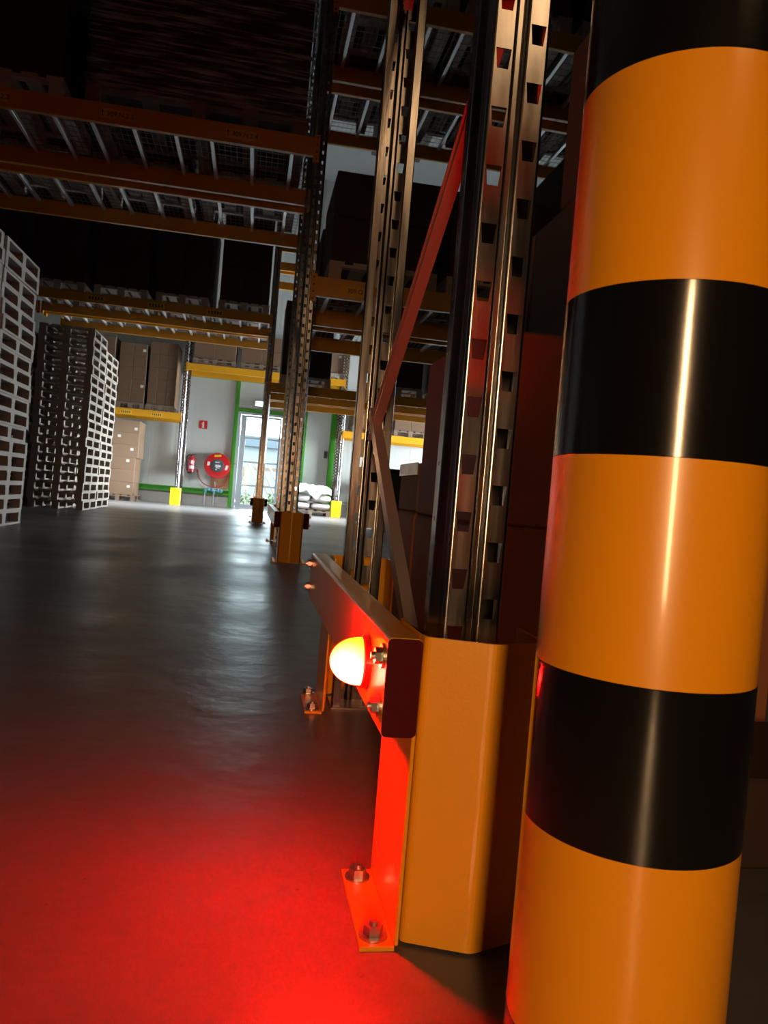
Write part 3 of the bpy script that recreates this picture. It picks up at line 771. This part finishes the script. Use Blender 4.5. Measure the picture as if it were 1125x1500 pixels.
for i, (a, b) in enumerate(((-4.6, -3.76), (-5.6, -4.74), (-6.6, -5.74))):
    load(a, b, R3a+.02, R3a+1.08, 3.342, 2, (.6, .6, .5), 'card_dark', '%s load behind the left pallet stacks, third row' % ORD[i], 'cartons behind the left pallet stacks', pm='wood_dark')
# wall rack
load(-3.98, -3.38, 18.76, 19.72, 2.172, 2, (.3, .3, .3, .3, .3), 'card', 'leftmost load above the pale floor stack', 'cartons on the wall rack, leftmost load', papers=5, pm='wood_dark')
load(-3.30, -2.66, 18.76, 19.72, 2.172, 2, (.27, .28, .28, .28, .28), 'card', 'middle load of wall rack, left of extinguisher', 'cartons on the wall rack, middle load', papers=6, pm='wood_dark')
load(-2.62, -1.96, 18.76, 19.72, 2.172, 3, (.30, .30, .28, .30, .30), 'card', 'right load of wall rack, left of extinguisher', 'cartons on the wall rack, right load', papers=7, pm='wood_dark')
zf = 0; rnd = random.Random(5)
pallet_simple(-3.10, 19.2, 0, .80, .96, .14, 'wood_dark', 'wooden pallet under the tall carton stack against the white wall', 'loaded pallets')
zf = .14
for k in range(6):
    dx = rnd.uniform(-.012, .012)+(.05 if k >= 3 else 0)
    carton(-3.46+dx, -2.76+dx, 18.74, 19.66, zf, zf+.292, 'card_pale', 'pale carton, %s from the floor in the tall stack against the wall' % ORD[k], 'cartons of the tall wall stack', ((.24, -.22, .18, .2, -.1, .26)[k], (.2, .1, .22, .2, .2, .1)[k])); zf += .292
for i, (a, b) in enumerate(((-1.62, -.62), (-.52, .48), (.6, 1.4))):
    load(a, b, 18.76, 19.72, 3.378, 2, (.34, .34), 'card', '%s load over the glazed door' % ORD[i], 'cartons over the glazed door', pm='wood_dark')
load(1.48, 1.98, 18.76, 19.72, 3.378, 1, (.28, .28), 'card_pale', 'small load above the wide green post', 'cartons above the green post', papers=2, pm='wood')
for i, (a, b) in enumerate(((2.3, 3.2), (3.35, 4.2), (4.4, 5.3))):
    load(a, b, 18.76, 19.72, 2.135, 2, (.3, .3), 'card', '%s wall rack load right of the sacks' % ORD[i], 'cartons on the wall rack right of the sacks', pm='wood_dark')
load(2.42, 2.95, 18.76, 19.6, 0, 1, (.35, .35), 'card', 'carton pile on the floor right of the white sacks', 'cartons right of the sacks')
load(3.1, 4.0, 18.76, 19.6, 0, 2, (.3, .3, .3), 'card', 'low floor load under the right wall rack', 'cartons under the right wall rack')

# ------------------------------------------------------------------ sacks on a pallet
def sack_mesh():
    mb = MB(); nu, nv = 20, 10
    for j in range(nv+1):
        v = -math.pi/2+math.pi*j/nv
        for i in range(nu):
            u = 2*math.pi*i/nu
            def sp(c, e): return math.copysign(abs(c)**e, c)
            x = .245*sp(math.cos(v), .55)*sp(math.cos(u), .4); y = .40*sp(math.cos(v), .55)*sp(math.sin(u), .4); z = .09*sp(math.sin(v), .8)
            x += .008*math.sin(9*y+3*u); z += .008*math.sin(14*x+9*y)
            mb.v.append((x, y, z+.09))
    for j in range(nv):
        for i in range(nu): mb.f.append((j*nu+i, j*nu+(i+1) % nu, (j+1)*nu+(i+1) % nu, (j+1)*nu+i))
    return mb.mesh('sack', 180)
SM = sack_mesh()
pallet_simple(1.42, 18.98, 0, .98, .8, .13, 'wood_dark', 'wooden pallet under the white sacks by the wall', 'loaded pallets')
for k in range(3):
    for c in range(2):
        o = link('sack', SM, 'sack', None, (1.17+.505*c, 18.98+random.uniform(-.02, .02), .136+k*.192))
        o.rotation_euler = (0, 0, random.uniform(-.02, .02))
        tag(o, 'white sack, %s layer up, %s side of the pile by the wall' % (ORD[k], ('left', 'right')[c]), 'sack', 'white sacks on the pallet')
sh = MB(); n = 26
for j in range(n+1):
    for i in range(n+1):
        a, b = -1+2*i/n, -1+2*j/n
        x, y = a*.50, b*.47
        top = .72-.03*a+.022*math.sin(7*a+3*b)+.018*math.sin(11*b-5*a)+.012*math.sin(17*a)
        edge = max(abs(a)-.86, abs(b)-.84, 0)
        z = top-.9*edge-.03*max(0, math.sin(6*a))*(edge > 0)
        sh.v.append((1.42+x*(1-.2*edge), 18.98+y*(1-.2*edge), z-.12*(b < -.7)*max(0, math.sin(4*a+1))))
for j in range(n):
    for i in range(n): sh.f.append((j*(n+1)+i, j*(n+1)+i+1, (j+1)*(n+1)+i+1, (j+1)*(n+1)+i))
tag(obj('plastic_sheet', sh, 'sheet', smooth=180), 'crumpled white plastic sheet lying over the sacks', 'sheet')
o = link('sack', SM, 'sack', None, (2.62, 18.35, -.003)); tag(o, 'white sack lying on the floor right of the yellow corner guard', 'sack')
o = link('sack', SM, 'sack', None, (2.63, 18.35, .195)); tag(o, 'white sack on top of another, right of the yellow corner guard', 'sack')

# ------------------------------------------------------------------ fire fighting things on the wall
yw = YW-.003
sg = thing('fire_sign', 'small square red sign with a white pictogram above the extinguisher', 'sign', (-1.345, yw, 2.04))
obj('plate', MB().cbox(-.10, .10, -.008, .0, -.10, .10, .001), 'red', sg)
obj('pictogram', MB().box(-.022, .022, -.010, -.0075, -.075, .045).box(-.034, .034, -.010, -.0075, -.08, -.062).prism([(-.022,.045),(.022,.045),(.012,.072),(-.012,.072)], -.010, -.0075, 'Y').prism([(-.022,.04),(-.05,.02),(-.045,.005),(-.022,.022)], -.010, -.0075, 'Y'), 'white', sg)
ex = thing('fire_extinguisher', 'red fire extinguisher with black hose hanging on the white wall', 'extinguisher', (-1.555, yw-.09, .78))
obj('cylinder', MB().lathe([(.075, .035), (.083, .045), (.083, .37), (.07, .41), (.03, .43), (.022, .45), (0, .45)], n=28), 'red', ex)
obj('foot', MB().lathe([(.08, 0), (.086, .003), (.086, .045), (.078, .05)], n=28), 'black', ex)
obj('valve', MB().cbox(-.018, .018, -.018, .018, .44, .475, .003).bar((0, 0, .478), (.10, -.01, .50), .016, .008).bar((0, 0, .468), (.09, -.01, .468), .016, .008), 'black', ex)
obj('hose', MB().tube([(-.015, 0, .46), (-.07, -.01, .47), (-.115, -.015, .42), (-.115, -.015, .30), (-.105, -.015, .16), (-.095, -.012, .07)], .012, 8), 'black', ex)
lm = MB()
for za, zb, ka, kb in ((.12, .20, -14, -3), (.24, .33, -12, -8), (.27, .33, -6, -4)):
    for k in range(ka, kb):
        a0, a1 = R(k*9+10), R(k*9+19)
        lm.add([(.0838*math.cos(a0), .0838*math.sin(a0), za), (.0838*math.cos(a1), .0838*math.sin(a1), za), (.0838*math.cos(a1), .0838*math.sin(a1), zb), (.0838*math.cos(a0), .0838*math.sin(a0), zb)], [(0, 1, 2, 3)])
obj('label', lm, 'white', ex)
obj('bracket', MB().box(-.03, .03, .03, .09, .36, .40), 'black', ex)
hr = thing('hose_reel', 'round red fire hose reel with dark grey hub on the white wall', 'hose reel', (-.912, yw, 1.03))
obj('disc', MB().lathe([(0, -.20), (.16, -.20), (.17, -.21), (.27, -.21), (.315, -.20), (.322, -.18), (.322, -.05), (.30, -.03), (0, -.03)], n=48, axis='Y'), 'red', hr)
hub = obj('hub', MB().lathe([(0, -.222), (.15, -.222), (.165, -.214), (.165, -.205)], n=36, axis='Y'), 'grey', hr)
hm = MB()
for z0, xa, xb in ((.085, -.05, .0), (.085, .015, .05), (.01, -.05, .085), (-.02, -.05, .09), (-.055, -.03, .06), (-.10, -.04, .0)): hm.box(xa, xb, -.2245, -.2215, z0-.010, z0+.012)
obj('print', hm, 'white', hub)
obj('yellow_label', MB().prism([(-.085,.215),(.085,.235),(.085,.285),(-.085,.265)], -.2125, -.209, 'Y'), 'yellow_print', hr)
obj('white_label', MB().prism([(-.25,-.02),(-.18,-.0),(-.18,.08),(-.24,.09)], -.2125, -.209, 'Y').prism([(.19,-.10),(.25,-.09),(.28,.02),(.22,.03)], -.2125, -.209, 'Y'), 'white', hr)
obj('wall_bracket', MB().box(-.05, .05, -.05, 0, -.10, .10).bar((.05, -.03, .06), (.44, -.03, .085), .02, .02), 'black', hr)
hp_ = [(-.47+.0, -.09, -.20), (-.455, -.09, -.27), (-.42, -.09, -.36), (-.33, -.09, -.46), (-.2, -.09, -.525), (-.05, -.10, -.545), (.10, -.10, -.53), (.2, -.10, -.47), (.27, -.11, -.36), (.30, -.12, -.22)]
hs = obj('hose', MB().tube(hp_, .013, 8), 'red_hose', hr)
obj('nozzle', MB().tube([(-.50, -.09, -.13), (-.485, -.09, -.165), (-.47, -.09, -.20)], .024, 8), 'red', hs)
pn = tag(obj('plywood_panel', MB().cbox(-1.06, -.60, YW-.014, YW-.004, .46, .78, .002).cbox(-.68, -.60, YW-.012, YW-.004, .78, 1.08, .002), 'ply'), 'small pale plywood panel on the wall behind the hose reel', 'panel')
pw = thing('water_pipes', 'two grey water pipes with blue valve caps under the hose reel', 'pipes', (-.95, YW-.09, 0))
for x in (-.22, .0): obj('riser', MB().lathe([(.018, 0), (.018, .36)], (x, 0, 0), n=12), 'pipe', pw)
obj('manifold', MB().tube([(-.22, 0, .40), (.2, 0, .40)], .016, 10).tube([(0, 0, .36), (.02, 0, .5), (.0, -.02, .62)], .011, 8).tube([(.2, 0, .40), (.22, .0, .43)], .014, 8), 'pipe', pw)
for x, z in ((-.22, .375), (-.14, .43), (-.05, .42), (.0, .365), (.09, .41), (.17, .40)):
    obj('valve_cap', MB().lathe([(.02, -.045), (.034, -.04), (.036, .0), (.03, .03), (0, .033)], (x, 0, z), n=14), 'blue', pw)
el = thing('exit_light', 'small glowing cyan-white exit light above the glazed door', 'exit light', (.03, YW-.02, 2.70))
obj('housing', MB().cbox(-.13, .13, -.06, .018, -.07, .07, .01), 'frame', el)
obj('diffuser', MB().cbox(-.115, .115, -.068, -.058, -.055, .055, .004), 'exit', el)
sb = thing('switch_box', 'small dark switch box on the white wall left of the wide green post', 'switch box', (1.80, YW, 1.56))
obj('box', MB().cbox(-.045, .045, -.07, -.002, -.09, .09, .006), 'grey', sb)
obj('lever', MB().cbox(-.015, .015, -.09, -.07, -.03, .04, .003), 'black', sb)

# ------------------------------------------------------------------ roof girders and lamps behind the photographer
for i, (a, b) in enumerate(((1.95, 3.0), (-6, -5.4))):
    struct('trim_%d' % (7+i), MB().box(a, b, -6, 16.5, 7.9, 8.6), 'dark_wall')
